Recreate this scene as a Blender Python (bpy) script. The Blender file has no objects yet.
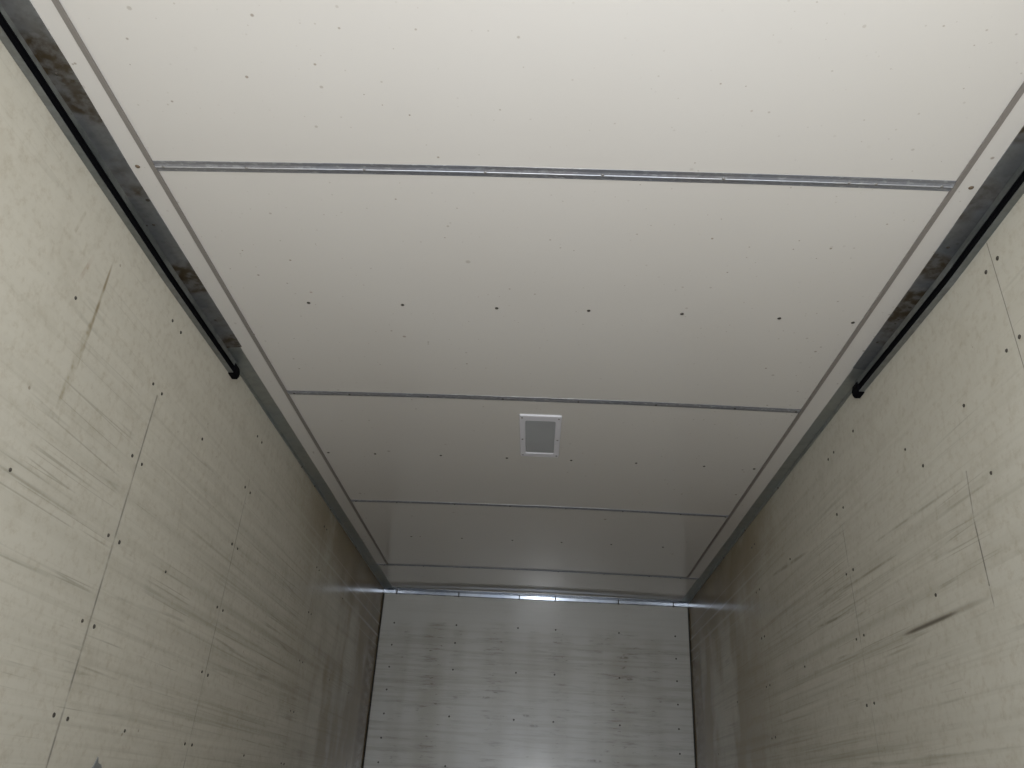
import bpy, bmesh, math, random
from mathutils import Matrix, Vector
S = bpy.context.scene
C = S.collection
random.seed(4)

# ------------------------------------------------------------------ camera
cam_d = bpy.data.cameras.new('camera')
cam = bpy.data.objects.new('camera', cam_d); C.objects.link(cam)
CAMZ = 1.0643
fwd = Vector((-0.04117, 0.88788, 0.45823)); rgt = Vector((0.9985, 0.02004, 0.05088)); upv = Vector((-0.03599, -0.45964, 0.88738))
m = Matrix((rgt, upv, -fwd)).transposed().to_4x4(); m.translation = Vector((0, 0, CAMZ))
cam.matrix_world = m
cam_d.sensor_width = 36; cam_d.lens = 36 * 817.8 / 1024; cam_d.clip_start = 0.02
S.camera = cam
# ------------------------------------------------------------------ light: daylight entering through the open rear end
W = bpy.data.worlds.new('world'); S.world = W; W.use_nodes = True
wn = W.node_tree.nodes; wl = W.node_tree.links
for n in list(wn): wn.remove(n)
wo = wn.new('ShaderNodeOutputWorld'); bg = wn.new('ShaderNodeBackground')
tc = wn.new('ShaderNodeTexCoord'); sx = wn.new('ShaderNodeSeparateXYZ'); rp = wn.new('ShaderNodeValToRGB'); mr = wn.new('ShaderNodeMapRange')
mr.inputs[1].default_value = -0.9; mr.inputs[2].default_value = 0.3
rp.color_ramp.elements[0].color = (1.14, 1.12, 1.09, 1); rp.color_ramp.elements[1].color = (0.85, 0.92, 1.02, 1)
wl.new(tc.outputs['Generated'], sx.inputs[0]); wl.new(sx.outputs['Z'], mr.inputs[0]); wl.new(mr.outputs[0], rp.inputs[0])
wl.new(rp.outputs[0], bg.inputs[0]); wl.new(bg.outputs[0], wo.inputs[0]); bg.inputs[1].default_value = 2.1
pd = bpy.data.lights.new('rear_opening', 'AREA'); pd.shape = 'RECTANGLE'; pd.size = 2.14; pd.size_y = 2.38
pd.cycles.is_portal = True
po = bpy.data.objects.new('rear_opening', pd); C.objects.link(po)
po.location = (-0.02, -0.29, 1.2); po.rotation_euler = (math.radians(90), 0, math.radians(180))   # emits towards +y
ld = bpy.data.lights.new('handheld_light', 'AREA'); ld.shape = 'DISK'; ld.size = 0.12; ld.energy = 19; ld.color = (0.93, 0.96, 1.0)
lo = bpy.data.objects.new('handheld_light', ld); C.objects.link(lo)
lo.location = (0.05, -0.06, CAMZ + 0.05); lo.rotation_euler = (math.radians(90 + 30), 0, 0)
S.view_settings.view_transform = 'Standard'; S.view_settings.look = 'None'; S.view_settings.gamma = 1.0
S.view_settings.use_curve_mapping = False
S.view_settings.exposure = 0.0

# ------------------------------------------------------------------ dimensions
XL, XR, YF, YB, ZC = -1.0938, 1.0517, 5.808, -0.30, 2.40
SL, SR = -0.9698, 0.9362            # joints between ceiling sheets and edge strips
XM, HW, CROWN = (SL + SR) / 2, (SR - SL) / 2, 0.0066
SEAMS = [1.5012 + 1.22 * k for k in range(4)]
def crown(x):
    t = (x - XM) / HW
    return ZC + max(0.0, CROWN * (1 - t * t))

# ------------------------------------------------------------------ mesh helpers
def link(name, bm, mat=None, parent=None, smooth=False):
    me = bpy.data.meshes.new(name)
    bmesh.ops.recalc_face_normals(bm, faces=bm.faces)
    bm.to_mesh(me); bm.free()
    if smooth:
        for p in me.polygons: p.use_smooth = True
    o = bpy.data.objects.new(name, me); C.objects.link(o)
    if mat: me.materials.append(mat)
    if parent: o.parent = parent
    return o
def box(bm, x0, x1, y0, y1, z0, z1):
    v = [bm.verts.new((x, y, z)) for x in (x0, x1) for y in (y0, y1) for z in (z0, z1)]
    for f in ((0,1,3,2),(4,6,7,5),(0,4,5,1),(2,3,7,6),(0,2,6,4),(1,5,7,3)): bm.faces.new([v[i] for i in f])
def bevel(bm, w, seg=2):
    bmesh.ops.bevel(bm, geom=list(bm.edges), offset=w, segments=seg, affect='EDGES', profile=0.5)
def prism(bm, prof, place):
    """closed profile swept over a list of placing functions"""
    rings = [[bm.verts.new(pl(p)) for p in prof] for pl in place]
    n = len(prof)
    for a, b in zip(rings, rings[1:]):
        for i in range(n): bm.faces.new((a[i], a[(i+1) % n], b[(i+1) % n], b[i]))
    bm.faces.new(rings[0]); bm.faces.new(rings[-1])
def tag(o, label=None, cat=None, group=None, kind=None):
    if label: o['label'] = label
    if cat: o['category'] = cat
    if group: o['group'] = group
    if kind: o['kind'] = kind
    return o
def empty(name, loc):
    o = bpy.data.objects.new(name, None); C.objects.link(o); o.location = loc; o.empty_display_size = .05
    return o
def attach(o, parent):          # keep world-built geometry in place under an Empty that is not at the origin
    o.parent = parent; o.matrix_parent_inverse = Matrix.Translation(-parent.location)

# ------------------------------------------------------------------ material helpers
class NT:
    def __init__(s, name, base, rough=.4, metal=0., spec=.5):
        s.m = bpy.data.materials.new(name); s.m.use_nodes = True
        s.t = s.m.node_tree; s.n = s.t.nodes; s.l = s.t.links
        s.b = s.n['Principled BSDF']
        s.b.inputs['Base Color'].default_value = (*base, 1); s.b.inputs['Roughness'].default_value = rough
        s.b.inputs['Metallic'].default_value = metal; s.b.inputs['Specular IOR Level'].default_value = spec
        s.col = None
        s.base = base
        tc = s.n.new('ShaderNodeTexCoord'); s.P = tc.outputs['Object']
        x = s.n.new('ShaderNodeSeparateXYZ'); s.l.new(s.P, x.inputs[0]); s.X, s.Y, s.Z = x.outputs
    def put(s, sock, v):
        if isinstance(v, (int, float)): sock.default_value = v
        elif isinstance(v, tuple): sock.default_value = v if len(v) == 4 or sock.type == 'VECTOR' else (*v, 1)
        else: s.l.new(v, sock)
    def M(s, op, a, b=0., c=None, clamp=False):
        n = s.n.new('ShaderNodeMath'); n.operation = op; n.use_clamp = clamp
        s.put(n.inputs[0], a); s.put(n.inputs[1], b)
        if c is not None: s.put(n.inputs[2], c)
        return n.outputs[0]
    def ramp(s, v, a, b, lo=0., hi=1.):
        n = s.n.new('ShaderNodeMapRange'); n.interpolation_type = 'SMOOTHSTEP'
        s.put(n.inputs[0], v); s.put(n.inputs[1], a); s.put(n.inputs[2], b); s.put(n.inputs[3], lo); s.put(n.inputs[4], hi)
        return n.outputs[0]
    def scaled(s, sx_, sy_, sz_, off=(0, 0, 0)):
        n = s.n.new('ShaderNodeMapping'); s.l.new(s.P, n.inputs[0]); n.inputs['Scale'].default_value = (sx_, sy_, sz_); n.inputs['Location'].default_value = off
        return n.outputs[0]
    def noise(s, sc, sx_=1, sy_=1, sz_=1, det=3, rough=.55, off=(0, 0, 0)):
        n = s.n.new('ShaderNodeTexNoise'); s.l.new(s.scaled(sx_, sy_, sz_, off), n.inputs['Vector'])
        n.inputs['Scale'].default_value = sc; n.inputs['Detail'].default_value = det; n.inputs['Roughness'].default_value = rough
        return n.outputs['Fac']
    def spots(s, sc, rmin, rmax, off=(0, 0, 0), flat=(1, 1, 1)):
        n = s.n.new('ShaderNodeTexVoronoi'); s.l.new(s.scaled(*flat, off), n.inputs['Vector']); n.inputs['Scale'].default_value = sc
        r = s.n.new('ShaderNodeSeparateColor'); s.l.new(n.outputs['Color'], r.inputs[0])
        rad = s.M('MULTIPLY_ADD', s.M('POWER', r.outputs[0], 3.), (rmax - rmin) * sc, rmin * sc)
        q = s.M('DIVIDE', n.outputs['Distance'], rad)
        return s.M('MULTIPLY', s.ramp(q, .55, 1.0, 1., 0.), s.ramp(r.outputs[1], .15, .9, .25, 1.))
    def seg(s, U, V, a, b, w, soft=.5, taper=False):
        """mask of a line from a to b in the two coordinates U, V"""
        dx, dy = b[0]-a[0], b[1]-a[1]; L2 = dx*dx + dy*dy
        u = s.M('SUBTRACT', U, a[0]); v = s.M('SUBTRACT', V, a[1])
        t = s.M('DIVIDE', s.M('ADD', s.M('MULTIPLY', u, dx), s.M('MULTIPLY', v, dy)), L2, clamp=True)
        ex = s.M('SUBTRACT', u, s.M('MULTIPLY', t, dx)); ey = s.M('SUBTRACT', v, s.M('MULTIPLY', t, dy))
        d = s.M('SQRT', s.M('ADD', s.M('MULTIPLY', ex, ex), s.M('MULTIPLY', ey, ey)))
        if taper:
            wt = s.M('ADD', s.M('MULTIPLY', s.M('SQRT', s.M('MULTIPLY', s.M('MULTIPLY', t, 4.), s.M('SUBTRACT', 1., t))), w), .0004)
            q = s.M('DIVIDE', d, wt)
            return s.M('MULTIPLY', s.ramp(q, .1, 1., 1., 0.), s.ramp(s.M('MULTIPLY', t, s.M('SUBTRACT', 1., t)), 0., .20))
        return s.ramp(d, w * soft, w, 1., 0.)
    def mix(s, fac, colr):
        n = s.n.new('ShaderNodeMix'); n.data_type = 'RGBA'
        s.put(n.inputs[0], fac)
        if s.col is None: n.inputs[6].default_value = (*s.base, 1)
        else: s.l.new(s.col, n.inputs[6])
        n.inputs[7].default_value = (*colr, 1)
        s.col = n.outputs[2]
    def done(s, bump=None, strength=.1, dist=.001):
        if s.col is not None: s.l.new(s.col, s.b.inputs['Base Color'])
        if bump is not None:
            b = s.n.new('ShaderNodeBump'); b.inputs['Strength'].default_value = strength; b.inputs['Distance'].default_value = dist
            s.l.new(bump, b.inputs['Height']); s.l.new(b.outputs[0], s.b.inputs['Normal'])
        return s.m

def ceiling_mat(name='ceiling_panel'):
    t = NT(name, (.70, .68, .645), rough=.13, spec=.6)
    big = t.noise(1.1, det=2)
    t.mix(t.ramp(big, .35, .7, 0., .25), (.65, .62, .575))
    # mildew specks, denser in loose patches
    patch = t.ramp(t.noise(2.6, det=2, off=(3, 1, 0)), .36, .56, .30, .85)
    t.mix(t.M('MULTIPLY', t.spots(9, .003, .011, flat=(1, 1, .02)), patch), (.26, .21, .16))
    t.mix(t.M('MULTIPLY', t.spots(26, .002, .0050, (5, 2, 0), flat=(1, 1, .02)), t.M('MULTIPLY', patch, .9)), (.30, .24, .18))
    side = t.ramp(t.M('ABSOLUTE', t.M('ADD', t.X, .017)), .62, .98)
    t.mix(t.M('MULTIPLY', t.spots(30, .002, .0065, (3, 3, 0), flat=(1, 1, .02)), t.M('MULTIPLY', side, t.ramp(t.noise(5, det=2, off=(7, 1, 0)), .42, .58))), (.24, .19, .14))
    t.mix(t.M('MULTIPLY', t.spots(3.2, .003, .009, (2, 4, 0), flat=(1, 1, .02)), .55), (.36, .27, .21))
    t.mix(t.M('MULTIPLY', t.spots(38, .0012, .0035, (8, 2, 0), flat=(1, 1, .02)), .35), (.32, .27, .21))
    # browner specks gathered along the screw rows
    rows = None
    for y in (2.07, 3.30, 4.52):
        r = t.ramp(t.M('ABSOLUTE', t.M('SUBTRACT', t.Y, y)), .04, .20, .55, 0.)
        rows = r if rows is None else t.M('MAXIMUM', rows, r)
    t.mix(t.M('MULTIPLY', t.spots(17, .002, .0075, (1, 7, 0), flat=(1, 1, .02)), rows), (.33, .20, .14))
    t.b.inputs['Coat Weight'].default_value = 0.0
    return t.done(t.noise(3.0, det=2), .12, .004)
def side_wall_mat(name, side):
    t = NT(name, (.59, .56, .478) if side == 'L' else (.57, .547, .472), rough=.17, spec=.08)
    t.mix(t.ramp(t.noise(1.3, det=3), .35, .7, 0., .5), (.54, .515, .438))
    t.mix(t.ramp(t.noise(9, det=5, rough=.65, off=(2, 2, 2)), .48, .72, 0., .40), (.46, .425, .345))
    # fine grime speckle
    t.mix(t.M('MULTIPLY', t.ramp(t.noise(45, det=4, rough=.7), .45, .80), .42), (.36, .30, .21))
    t.mix(t.M('MULTIPLY', t.spots(11, .0025, .0085, flat=(.02, 1, 1)), .75), (.25, .21, .16))
    # long horizontal rub marks: soft ridges and thin lines
    deep = t.ramp(t.Y, 1.3, 3.6, .35, 1.)
    low = t.ramp(t.Z, 1.7, 2.35, 1., .25)
    fade = t.M('MULTIPLY', deep, low)
    st1 = t.ramp(t.noise(1., .1, .28, 20, det=4, rough=.6), .42, .80)
    st2 = t.ramp(t.noise(1., .1, .5, 46, det=4, rough=.65, off=(0, 4, 3)), .45, .80)
    st = t.M('MAXIMUM', t.M('MULTIPLY', st1, .8), st2)
    t.mix(t.M('MULTIPLY', t.M('MULTIPLY', st, fade), .80), (.30, .275, .21))
    st3 = t.ramp(t.noise(1., .1, .5, 27, det=4, off=(0, 9, 8)), .54, .70)
    t.mix(t.M('MULTIPLY', t.M('MULTIPLY', st3, fade), .35), (.66, .63, .54))
    for o_, zs_ in (((0, 1, 2), 13), ((0, 6, 5), 19)):
        nn = t.noise(1., .1, .30, zs_, det=2, off=o_)
        ln = t.ramp(t.M('ABSOLUTE', t.M('SUBTRACT', nn, .53)), .002, .016, 1., 0.)
        t.mix(t.M('MULTIPLY', t.M('MULTIPLY', ln, t.M('MULTIPLY', low, t.ramp(t.noise(2.2, det=3, off=o_), .50, .66))), .42), (.24, .22, .17))
    # brown staining towards the front corner
    far = t.M('MULTIPLY', t.ramp(t.Y, 3.2, 5.2), t.ramp(t.noise(2.2, 1, 1.3, .7, det=3, off=(0, 3, 5)), .36, .60))
    t.mix(t.M('MULTIPLY', far, .9), (.26, .20, .11))
    t.mix(t.M('MULTIPLY', t.M('MULTIPLY', t.ramp(t.Y, 3.0, 4.6), t.ramp(t.Z, 2.0, 2.33)), t.ramp(t.noise(3, det=3, off=(3, 3, 3)), .34, .56, .35, .9)), (.25, .19, .10))
    colm = t.M('MULTIPLY', t.ramp(t.M('ABSOLUTE', t.M('SUBTRACT', t.Y, 5.62)), .10, .20, 1., 0.), t.ramp(t.Z, 2.16, 2.26, 1., 0.))
    t.mix(t.M('MULTIPLY', colm, t.ramp(t.noise(9, 1, .6, 2.5, det=4), .30, .60, .55, 1.)), (.17, .115, .05))
    up = t.M('MULTIPLY', t.ramp(t.Y, 4.0, 5.2), t.ramp(t.Z, 1.98, 2.12))
    t.mix(t.M('MULTIPLY', up, t.ramp(t.noise(4, 1, .8, .8, det=3, off=(9, 3, 2)), .30, .58, .4, .95)), (.20, .15, .075))
    # pale scraped lines running the length of the box
    for z_, w_, k_ in ((2.052, .012, .55), (2.128, .010, .45), (1.985, .007, .3), (2.20, .006, .3)):
        t.mix(t.M('MULTIPLY', t.seg(t.Y, t.Z, (2.1, z_), (6.0, z_ + .01), w_, soft=.1), t.M('MULTIPLY', t.ramp(t.Y, 2.2, 3.4), k_)), (.55, .52, .43))
    # joints between the lining sheets, and marks of wear
    def line(a, b, w, k, c=(.17, .16, .14), breakup=None, taper=False):
        f = t.seg(t.Y, t.Z, a, b, w, taper=taper)
        if breakup: f = t.M('MULTIPLY', f, t.ramp(t.noise(breakup, det=2), .35, .6, .25, 1.))
        t.mix(t.M('MULTIPLY', f, k), c)
    if side == 'L':
        line((2.045, 2.04), (1.98, 0), .0030, .55, breakup=11); line((2.045, 2.04), (1.98, 0), .006, .45, breakup=26)
        line((2.865, 2.10), (2.76, 0), .004, .5, breakup=9)
        line((4.00, 2.30), (3.85, 0), .005, .22, breakup=10)
        line((5.30, 1.27), (5.30, 1.17), .022, .9, (.10, .09, .07), taper=True)
        line((1.66, 2.25), (1.657, 1.90), .0085, .9, (.26, .21, .13), 18, True)
        line((1.658, 2.08), (1.632, 1.79), .017, .9, (.28, .23, .14), 26, True)
        line((1.50, 2.25), (1.49, 2.19), .006, .4, (.33, .28, .19), 30)
        line((1.58, 2.18), (1.56, 2.10), .008, .4, (.38, .28, .20), 30)
    else:
        line((1.621, 2.33), (1.606, 1.95), .0022, .7)
        line((1.928, 1.86), (1.940, 1.74), .0035, .6, breakup=25)
        line((1.940, 1.74), (1.935, 1.58), .0036, .85, breakup=25)
        line((1.935, 1.58), (1.933, 1.53), .003, .6, breakup=40)
        line((2.787, 2.0), (2.68, 0), .004, .4, breakup=10)
        line((3.98, 2.30), (3.82, 0), .005, .2, breakup=10)
        line((2.52, 1.562), (1.90, 1.553), .012, .45, (.24, .21, .16), taper=True)
        line((2.46, 1.557), (2.08, 1.554), .0085, .9, (.13, .115, .09), taper=True)
        line((3.75, 2.05), (3.15, 2.01), .012, .5, (.20, .18, .13), 14, True)
        line((3.0, 1.79), (2.35, 1.78), .006, .5, (.22, .20, .15), 14, True)
        line((3.2, 1.72), (2.75, 1.70), .008, .6, (.20, .18, .13), 14, True)
        line((2.6, 1.86), (1.9, 1.845), .006, .45, (.22, .20, .15), 14, True)
    return t.done(t.noise(2.2, det=3), .2, .006)
def front_wall_mat():
    t = NT('front_panel', (.535, .535, .50), rough=.18, spec=.6)
    t.mix(t.ramp(t.noise(1.5, det=3), .35, .7, 0., .4), (.47, .46, .415))
    cols = None
    for x, w, k in ((-.90, .04, .5), (-.70, .10, .9), (-.54, .06, .4), (-.27, .11, .85), (-.02, .05, .4), (.17, .08, .75), (.42, .07, .55), (.58, .14, .9), (.80, .08, .5), (-.93, .06, .4)):
        g = t.ramp(t.M('ABSOLUTE', t.M('SUBTRACT', t.X, x)), w * .2, w * 1.3, k, 0.)
        cols = g if cols is None else t.M('MAXIMUM', cols, g)
    cols = t.M('MULTIPLY', cols, t.ramp(t.Z, 2.10, 2.20, 1., .1))
    t.mix(t.M('MULTIPLY', t.M('MULTIPLY', cols, t.ramp(t.noise(5, det=4, off=(3, 0, 1)), .3, .6, .3, 1.)), .70), (.36, .34, .28))
    t.mix(t.M('MULTIPLY', t.ramp(t.noise(1., .9, 1, 34, det=5, rough=.65, off=(1, 0, 5)), .44, .66), t.ramp(t.Z, 2.0, 2.2, .55, .12)), (.36, .34, .29))
    dash = t.ramp(t.noise(1., 5, 1, 44, det=5, rough=.65), .50, .74)
    t.mix(t.M('MULTIPLY', t.M('MULTIPLY', dash, 1.2, clamp=True), t.M('MAXIMUM', t.M('MULTIPLY', cols, 1.2, clamp=True), t.ramp(t.Z, 2.05, 2.16, .40, .05))), (.26, .24, .20))
    dots = t.ramp(t.noise(1., 16, 1, 55, det=3, off=(5, 0, 2)), .62, .76)
    t.mix(t.M('MULTIPLY', dots, t.M('MULTIPLY', cols, 1.1, clamp=True)), (.15, .13, .10))
    band = t.seg(t.X, t.Z, (-1.2, 2.125), (1.2, 2.10), .018)
    t.mix(t.M('MULTIPLY', t.M('MULTIPLY', band, t.ramp(t.noise(6, det=3), .35, .6)), .4), (.45, .43, .38))
    for x, z, dx in ((-.335, 1.70, .05), (.62, 1.862, .045), (-.05, 1.60, .03), (.0, 1.54, .04), (.40, 1.35, .06), (.59, 2.0, .05)):
        t.mix(t.M('MULTIPLY', t.M('MULTIPLY', t.seg(t.X, t.Z, (x - dx, z), (x + dx, z), .013, taper=True), t.ramp(t.noise(45, det=3), .35, .6)), .8), (.17, .15, .12))
    return t.done(t.noise(2.5, det=2), .12, .004)
def galv(name, base, rough=.38, metal=.75, dirt=0., fine=60, flecks=False):
    t = NT(name, base, rough=rough, metal=metal)
    d = tuple(c * .62 for c in base)
    t.mix(t.ramp(t.noise(fine, det=3), .42, .70, 0., .4), d)
    t.mix(t.ramp(t.noise(5, det=2, off=(1, 3, 2)), .4, .65, 0., .4), (base[0]*.8, base[1]*.88, base[2]*1.0))
    if flecks:
        t.mix(t.M('MULTIPLY', t.ramp(t.noise(110, .5, 1, 1, det=2, off=(3, 1, 1)), .54, .68), .35), (.66, .68, .72))
    if dirt:
        ru = t.ramp(t.noise(3.6, .5, 1, .5, det=3, rough=.5, off=(4.2, .6, 1)), .44, .54)
        t.mix(t.M('MULTIPLY', ru, t.M('MULTIPLY', t.ramp(t.noise(38, det=4), .36, .62, .6, 1.), dirt)), (.045, .032, .016))
        t.mix(t.M('MULTIPLY', t.spots(30, .002, .007), dirt), (.05, .04, .025))
        t.l.new(t.M('SUBTRACT', metal, t.M('MULTIPLY', ru, .6), clamp=True), t.b.inputs['Metallic'])
    return t.done(t.noise(25, det=2), .1, .001)

MC = ceiling_mat()
ML, MR_ = side_wall_mat('wall_panel_left', 'L'), side_wall_mat('wall_panel_right', 'R')
MF = front_wall_mat()
M_edge = galv('edge_flange_metal', (.37, .39, .37), rough=.42, fine=25)
M_plate = galv('dirty_plate_metal', (.25, .262, .27), rough=.42, dirt=1.)
M_track = galv('track_metal', (.245, .26, .25), rough=.40, dirt=.45)
M_cross = galv('cross_strip_metal', (.315, .32, .345), rough=.32, metal=.55, fine=90, flecks=True)
M_ridge = galv('pale_ridge_metal', (.62, .63, .66), rough=.25, metal=.6, fine=40)
M_bead = galv('front_trim_metal', (.135, .148, .168), rough=.15, metal=.95, fine=30)
M_joint = NT('joint_strip', (.245, .225, .205), rough=.6).done()
M_black = NT('flat_black', (.004, .004, .005), rough=.7, spec=.05).done()
M_caulk = NT('dark_gap', (.03, .027, .022), rough=.8).done()
M_screw = NT('dark_screw', (.07, .062, .05), rough=.5, metal=.3).done()
M_rivet = galv('rivet_metal', (.30, .29, .28), rough=.35)
M_brown = NT('rusty_rivet', (.16, .12, .08), rough=.5).done()
tf = NT('floor_board', (.20, .15, .10), rough=.6)
tf.mix(tf.ramp(tf.noise(1, 40, 1, 1, det=4), .35, .65, 0., .6), (.12, .085, .055)); M_floor = tf.done()
M_white = NT('white_plastic', (.80, .80, .86), rough=.35).done()
tl = NT('grey_lens', (.42, .44, .455), rough=.35)
tl.mix(tl.ramp(tl.noise(6, det=2), .35, .7, 0., .5), (.36, .36, .39)); M_lens = tl.done(tl.noise(220, det=1), .25, .001)
M_tape = NT('grey_tape', (.20, .205, .20), rough=.5).done()

# ------------------------------------------------------------------ setting
T = .04
def struct(name, bm, mat, smooth=False): return tag(link(name, bm, mat, None, smooth), kind='structure')
bm = bmesh.new(); box(bm, XL - T, XR + T, YB, YF + T, -.05, 0); floor = struct('floor', bm, M_floor)
bm = bmesh.new(); box(bm, XL - T, XL, YB, YF, 0, ZC + .02); wall_left = struct('wall_left', bm, ML)
bm = bmesh.new(); box(bm, XR, XR + T, YB, YF, 0, ZC + .02); wall_right = struct('wall_right', bm, MR_)
bm = bmesh.new(); box(bm, XL - T, XR + T, YF, YF + T, 0, ZC + .02); wall_front = struct('wall_front', bm, MF)
# ceiling: slightly crowned sheets
bm = bmesh.new()
xs = [XL] + [SL + (SR - SL) * i / 24 for i in range(25)] + [XR]
rows = []
for y in (YB, YF):
    rows.append([bm.verts.new((x, y, crown(x))) for x in xs])
    rows.append([bm.verts.new((x, y, ZC + .05)) for x in xs])
for a, b in ((0, 2), (1, 3), (0, 1), (2, 3)):
    for i in range(len(xs) - 1): bm.faces.new((rows[a][i], rows[a][i+1], rows[b][i+1], rows[b][i]))
bm.faces.new((rows[0][0], rows[2][0], rows[3][0], rows[1][0])); bm.faces.new((rows[0][-1], rows[2][-1], rows[3][-1], rows[1][-1]))
ceiling = struct('ceiling', bm, MC)

# painted edge strips, level below the sheets
for n, (a, b, w) in enumerate(((SL, -1.036, 'left'), (SR, 1.005, 'right'))):
    bm = bmesh.new(); x0, x1 = sorted((a, b)); box(bm, x0, x1, YB, SEAMS[3], ZC - .004, ZC); struct('trim_%d' % (n + 1), bm, MC)
    es = C.objects['trim_%d' % (n + 1)]
    if n == 0: edge_l = es
    else: edge_r = es
    # dull grey joint strip
    bm = bmesh.new(); box(bm, a - .0055, a + .0055, YB, SEAMS[3], ZC - .0062, ZC - .0002); struct('trim_%d' % (n + 3), bm, M_joint)
# folded metal angle in the corner: flange under the ceiling and a short leg on the wall
def angle(side):
    s = 1 if side == 'L' else -1
    x0 = XL if side == 'L' else XR
    reach = (-1.034 - XL) if side == 'L' else (XR - 1.003)
    reach = abs(reach) + .001
    prof = [(0, 0), (reach, 0), (reach, -.003), (reach*.42, -.0045), (.006, -.0065), (.0035, -.016), (0, -.016)]
    bm = bmesh.new()
    prism(bm, prof, [lambda p, y=y: Vector((x0 + s * p[0], y, ZC - .0005 + p[1])) for y in (YB, YF - .002)])
    return bm
tr5 = struct('trim_5', angle('L'), M_edge); tr6 = struct('trim_6', angle('R'), M_edge)
# front trim: flange with rolled bead
prof = [(0, 0), (.008, 0), (.0075, -.003), (.0062, -.005), (.0058, -.0165), (.0064, -.018), (.0022, -.0365), (.0010, -.040), (0, -.041)]
bm = bmesh.new()
prism(bm, prof, [lambda p, x=x: Vector((x, YF - p[0], ZC - .0005 + p[1])) for x in (XL + .001, XR - .001)])
front_trim = struct('trim_7', bm, M_bead)
for x in (-1.0, -.559, -.131, .122, .563, .945):
    bm = bmesh.new(); box(bm, x - .0035, x + .0035, YF - .009, YF - .001, ZC - .046, ZC - .010); bevel(bm, .001, 1)
    link('clip', bm, M_screw, front_trim)
# dark open joints at the front corners
for n, x in ((8, XL), (9, XR)):
    s = 1 if n == 8 else -1
    bm = bmesh.new(); x0, x1 = sorted((x, x + s * .0085)); box(bm, x0, x1, YF - .006, YF, 0, ZC - .045); struct('trim_%d' % n, bm, M_caulk)

# ------------------------------------------------------------------ fasteners (parts of what they fix)
def dome(r, h, seg=10):
    bm = bmesh.new()
    rings = []
    for t_ in (0, .35, .7):
        a = t_ * math.pi / 2
        rings.append([bm.verts.new((r * math.cos(a) * math.cos(2*math.pi*i/seg), r * math.cos(a) * math.sin(2*math.pi*i/seg), h * math.sin(a))) for i in range(seg)])
    top = bm.verts.new((0, 0, h))
    for a, b in zip(rings, rings[1:]):
        for i in range(seg): bm.faces.new((a[i], a[(i+1) % seg], b[(i+1) % seg], b[i]))
    for i in range(seg): bm.faces.new((rings[-1][i], rings[-1][(i+1) % seg], top))
    bm.faces.new(rings[0][::-1])
    me = bpy.data.meshes.new('dome'); bm.to_mesh(me); bm.free()
    for p in me.polygons: p.use_smooth = True
    return me
ROT = {'down': (math.pi, 0, 0), 'L': (0, math.pi/2, 0), 'R': (0, -math.pi/2, 0), 'F': (math.pi/2, 0, 0)}
d_screw = dome(.0042, .0025); d_screw.materials.append(M_screw)
d_big = dome(.0055, .003); d_big.materials.append(M_screw)
d_rivet = dome(.0052, .003); d_rivet.materials.append(M_rivet)
d_brown = dome(.0062, .003); d_brown.materials.append(M_brown)
def fix(name, me, loc, face, parent, sc=1.):
    o = bpy.data.objects.new(name, me); C.objects.link(o)
    j = .0015
    o.location = loc; o.rotation_euler = ROT[face]; o.scale = (sc, sc, 1)
    if parent.type == 'EMPTY': attach(o, parent)
    else: o.parent = parent
    return o
XC = (-.735, -.445, -.157, .122, .402, .692)
for y, xsx in ((2.103, XC + (.911,)), (3.303, (-.941,) + XC + (.905,)), (4.53, XC)):
    for x in xsx:
        fix('screw', d_big, (x, y + random.uniform(-.006, .006), crown(x) - .0002), 'down', ceiling, 1.05)
for es, x in ((edge_l, -1.008), (edge_r, .972)):
    fix('rivet', d_brown, (x, SEAMS[0], ZC - .004), 'down', es)
ZR = (1.195, 1.408, 1.622, 1.842, 2.058, 2.271)
def wall_screws(wall, face, x, pairs, singles):
    for (ya, lean, gap, zs) in pairs:           # the sheet joints lean a little
        for z in zs:
            for g in (0, gap):
                fix('screw', d_big, (x, ya + g + lean * (z - 1.2) + random.uniform(-.003, .003), z + random.uniform(-.002, .002)), face, wall, random.uniform(.85, 1.1))
    for y, z in singles: fix('screw', d_big, (x, y, z), face, wall, random.uniform(.8, 1.0))
wall_screws(wall_left, 'L', XL, ((1.983, .028, .062, ZR), (2.788, .055, .060, (1.186, 1.403, 1.618, 1.840, 2.057, 2.271)), (3.908, .075, .052, (1.180, 1.396, 1.616, 1.840, 2.058, 2.274))),
    ((1.554, 1.626), (1.569, 2.057), (2.353, 1.191), (2.363, 1.623), (2.39, 2.059), (3.384, 1.184), (4.567, 1.612), (4.606, 2.051), (5.096, 1.61), (5.70, 1.821), (5.713, 1.602), (5.69, 1.97)))
wall_screws(wall_right, 'R', XR, ((1.588, .006, .058, (2.05, 2.266)), (2.712, .052, .062, (1.20, 1.403, 1.609, 1.826, 2.046, 2.261)), (3.868, .075, .056, (1.387, 1.604, 1.819, 2.04, 2.264))),
    ((1.823, 1.816), (1.873, 2.016), (2.137, 1.959), (2.202, 1.618), (2.223, 2.044), (2.571, 2.258), (3.369, 1.607), (3.411, 2.045), (4.543, 1.602), (5.023, 2.012), (5.088, 1.387), (5.70, 1.82), (5.70, 1.60)))
for tr, face, x, ys in ((tr5, 'L', XL + .0015, (3.45, 3.70, 4.05, 4.75)), (tr6, 'R', XR - .0015, (3.47, 4.10, 4.62))):
    for y in ys: fix('screw', d_big, (x, y, ZC - .0145), face, tr, 1.35)
for x in (-.994, .951):
    for z in (2.158, 2.010, 1.865, 1.718, 1.568, 1.420, 1.273): fix('screw', d_screw, (x, YF, z), 'F', wall_front, 1.5)
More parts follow.
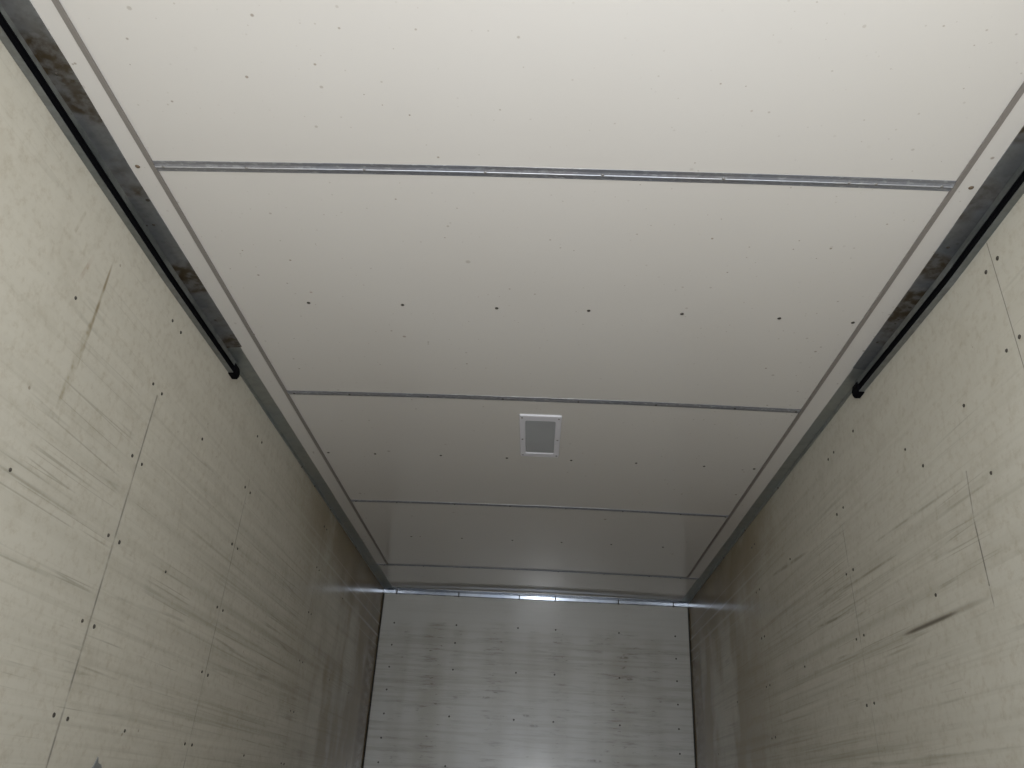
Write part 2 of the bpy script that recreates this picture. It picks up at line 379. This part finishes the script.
for x in (-.559, -.131, .130, .566):
    for z in (2.162, 1.867, 1.571, 1.272): fix('screw', d_screw, (x, YF, z), 'F', wall_front, 1.5)
fix('screw', d_screw, (-.559, YF, 2.042), 'F', wall_front, 1.5)

# ------------------------------------------------------------------ cross strips over the ceiling joints
SLAB = ['metal strip across the ceiling nearest the camera, widest of the four, with pale ridge line',
        'thin metal strip across the ceiling right beside the white framed light',
        'thin dark metal strip across the ceiling, third from the camera, beyond the framed light',
        'faint metal strip across the ceiling closest to the end wall']
for k, y0 in enumerate(SEAMS):
    xa, xb = (SL + .005, SR - .005) if k < 3 else (-1.035, 1.004)
    root = empty('metal_strip', ((xa + xb) / 2, y0, ZC)); tag(root, SLAB[k], 'metal strip', 'metal strips across the ceiling')
    w = (.0175, .0155, .0150, .0140)[k]
    base = 0.0 if k < 3 else -.004
    prof = [(-w, 0), (-w, -.0018), (-w*.45, -.0022), (-w*.18, -.0045), (w*.18, -.0045), (w*.45, -.0022), (w, -.0018), (w, 0)]
    amp = (.0022, .004, .006, .004)[k]
    N = 60
    def pl(i, k=k, y0=y0, amp=amp, base=base):
        x = xa + (xb - xa) * i / N
        tt = (x - XM) / HW
        bow = -amp * (1 - tt*tt) + amp * .35 * math.sin(x * 6.1 + k * 1.7) * (1 - tt*tt)
        return lambda p: Vector((x, y0 + bow + p[0], min(crown(x), ZC + .02) + base + p[1] + .0003))
    bm = bmesh.new(); prism(bm, prof, [pl(i) for i in range(N + 1)])
    st = link('strip', bm, M_cross); attach(st, root)
    if k == 0:          # only the nearest strip gets a ridge in a paler metal
        bm = bmesh.new(); q = .0018
        prism(bm, [(-q, -.0044), (-q*.6, -.0056), (q*.6, -.0056), (q, -.0044)], [pl(i) for i in range(N + 1)])
        attach(link('centre_ridge', bm, M_ridge), root)
    xr = {0: (-.944, -.740, -.453, -.162, .117, .401, .692, .755, .905), 3: (-.99, -.737, -.445, -.157, .122, .411, .696, .892)}.get(k, (-.94, -.731, -.437, -.157, .123, .408, .696, .917))
    for x in xr:
        tt = (x - XM) / HW
        fix('rivet', d_rivet if k < 1 else d_screw, (x, y0 - amp * max(0, 1 - tt*tt), crown(x) + base - (.003 if k < 1 else .0038)), 'down', root, 1.0)

# ------------------------------------------------------------------ side rails with a black slot
def rail(side):
    s = 1 if side == 'L' else -1
    x0 = XL if side == 'L' else XR
    reach = (.075, .0735, .066, .0645, .0642) if side == 'L' else (.068, .064, .060, .053, .0495)
    yend = 2.485 if side == 'L' else 2.455
    yplate = 2.375
    root = empty('slotted_rail', (x0, (YB + yend) / 2, ZC))
    tag(root, 'dirty galvanised rail with black slot high on the %s side wall' % ('left' if side == 'L' else 'right'), 'metal rail', 'slotted rails at the tops of the side walls')
    # path: horizontal distance y, drop below the ceiling of the top of the rail
    drops = {'L': ((YB + .01, .003), (.3, .003), (.9, .004), (1.2, .006), (1.5, .012), (1.9, .018), (2.25, .015), (yend, .013)),
             'R': ((YB + .01, .004), (.3, .004), (.9, .008), (1.2, .012), (1.46, .016), (1.8, .025), (2.25, .018), (yend, .015))}
    path = list(drops[side])
    d = .017; h = .046
    def sweep(prof, name, mat, y_to=None):
        bm = bmesh.new()
        pts = path if y_to is None else path[:-1] + [(y_to, path[-1][1])]
        prism(bm, prof, [lambda p, q=q: Vector((x0 + s * p[0], q[0], ZC - q[1] + p[1])) for q in pts])
        o = link(name, bm, mat); attach(o, root); return o
    # C section: wall web, top, upper lip; bottom flange; black fill added between so the slot reads black
    sweep([(0, 0), (d, 0), (d, -.0175), (d-.002, -.0175), (d-.002, -.002), (.002, -.002), (.002, -h+.002), (d-.002, -h+.002), (d-.002, -h+.003), (d, -h+.003), (d, -h), (0, -h)], 'channel', M_track)
    sweep([(.0022, -.0022), (d-.0022, -.0022), (d-.0022, -.0205), (d-.006, -.021), (d-.006, -h+.004), (d-.0022, -h+.004), (d-.0022, -h+.0022), (.0022, -h+.0022)], 'slot_fill', M_black, yend + .001)
    # dirty backing plate under the ceiling flange
    bm = bmesh.new()
    y0, y1 = YB + .01, yplate
    prism(bm, [0, 1, 2, 3, 4], [lambda i, y=y, re=re: Vector((x0 + s * (0.0, .020, re, re, .0065)[i], y, ZC + (-.0167, -.0115, -.0068, -.0036, -.0036)[i])) for y, re in zip((y0, 1.2, 1.5, 1.9, y1), reach)])
    attach(link('backing_plate', bm, M_plate), root)
    for y in (.72, 1.215, 1.72, 2.2):
        fix('rivet', d_screw, (x0 + s * .036, y, ZC - .0098), 'down', root, 1.1)
    # rubber stop pushed into the end
    zt = ZC - path[-1][1]
    bm = bmesh.new()
    ring = [(-.0, -.003), (d + .002, -.009), (d + .006, -.024), (d + .004, -h + .006), (d - .002, -h - .0045), (-.0, -h - .004)]
    def pp(y, k, dz=0): return lambda p: Vector((x0 + s * (.010 + (p[0] - .010) * k), y, zt + dz + (-.025 + (p[1] + .025) * k)))
    prism(bm, ring, [pp(yend - .022, .97), pp(yend - .018, 1.0), pp(yend + .020, 1.0), pp(yend + .030, .80)])
    attach(link('end_stop', bm, M_black), root)
    return root
rail('L'); rail('R')

# ------------------------------------------------------------------ framed ceiling light
lx0, lx1, ly0, ly1 = -.0975, .067, 2.85, 3.262
ix0, ix1, iy0, iy1 = -.0745, .0440, 2.899, 3.222
zl = crown(0) ; zb = zl - .0065
root = empty('overhead_light', ((lx0 + lx1)/2, (ly0 + ly1)/2, zl))
tag(root, 'small rectangular ceiling light with white frame and unlit grey panel', 'ceiling light')
bm = bmesh.new()
def rect(x0, x1, y0, y1, z, r=.004, n=3):
    out = []
    for cx, cy, a0 in ((x1 - r, y1 - r, 0), (x0 + r, y1 - r, 90), (x0 + r, y0 + r, 180), (x1 - r, y0 + r, 270)):
        for i in range(n + 1):
            a = math.radians(a0 + 90 * i / n); out.append(bm.verts.new((cx + r * math.cos(a), cy + r * math.sin(a), z)))
    return out
loops = [rect(lx0, lx1, ly0, ly1, zl + .0005), rect(lx0, lx1, ly0, ly1, zb + .004), rect(lx0 + .003, lx1 - .003, ly0 + .003, ly1 - .003, zb),
         rect(ix0 - .003, ix1 + .003, iy0 - .004, iy1 + .004, zb, .010), rect(ix0, ix1, iy0, iy1, zb + .003, .012), rect(ix0, ix1, iy0, iy1, zb + .0055, .012)]
for a, b in zip(loops, loops[1:]):
    n = len(a)
    for i in range(n): bm.faces.new((a[i], a[(i+1) % n], b[(i+1) % n], b[i]))
attach(link('frame', bm, M_white), root)
bm = bmesh.new()
l2 = [rect(ix0 - .001, ix1 + .001, iy0 - .001, iy1 + .001, zl - .001, .012), rect(ix0 - .001, ix1 + .001, iy0 - .001, iy1 + .001, zb + .004, .012), rect(ix0 + .008, ix1 - .008, iy0 + .008, iy1 - .008, zb + .0025, .010)]
for a, b in zip(l2, l2[1:]):
    n = len(a)
    for i in range(n): bm.faces.new((a[i], a[(i+1) % n], b[(i+1) % n], b[i]))
bm.faces.new(l2[0]); bm.faces.new(l2[-1])
attach(link('lens', bm, M_lens), root)
for x in (lx0 + .011, lx1 - .011):
    for y in (ly0 + .020, (ly0 + ly1)/2 + .02, ly1 - .020):
        fix('screw', d_rivet, (x, y, zb + .0003), 'down', root, .8)

# ------------------------------------------------------------------ torn grey tape scrap on the left wall
bm = bmesh.new()
prof = [(-.055, -.10), (-.050, -.02), (-.026, .004), (-.016, .024), (-.008, .010), (.010, .007), (.034, -.022), (.048, -.10)]
prism(bm, prof, [lambda p, dx=dx: Vector((XL + dx, 2.256 + p[0], 1.098 + p[1])) for dx in (.0, .0025)])
tag(link('tape_scrap', bm, M_tape), 'small torn grey scrap of tape low on the left wall', 'tape')
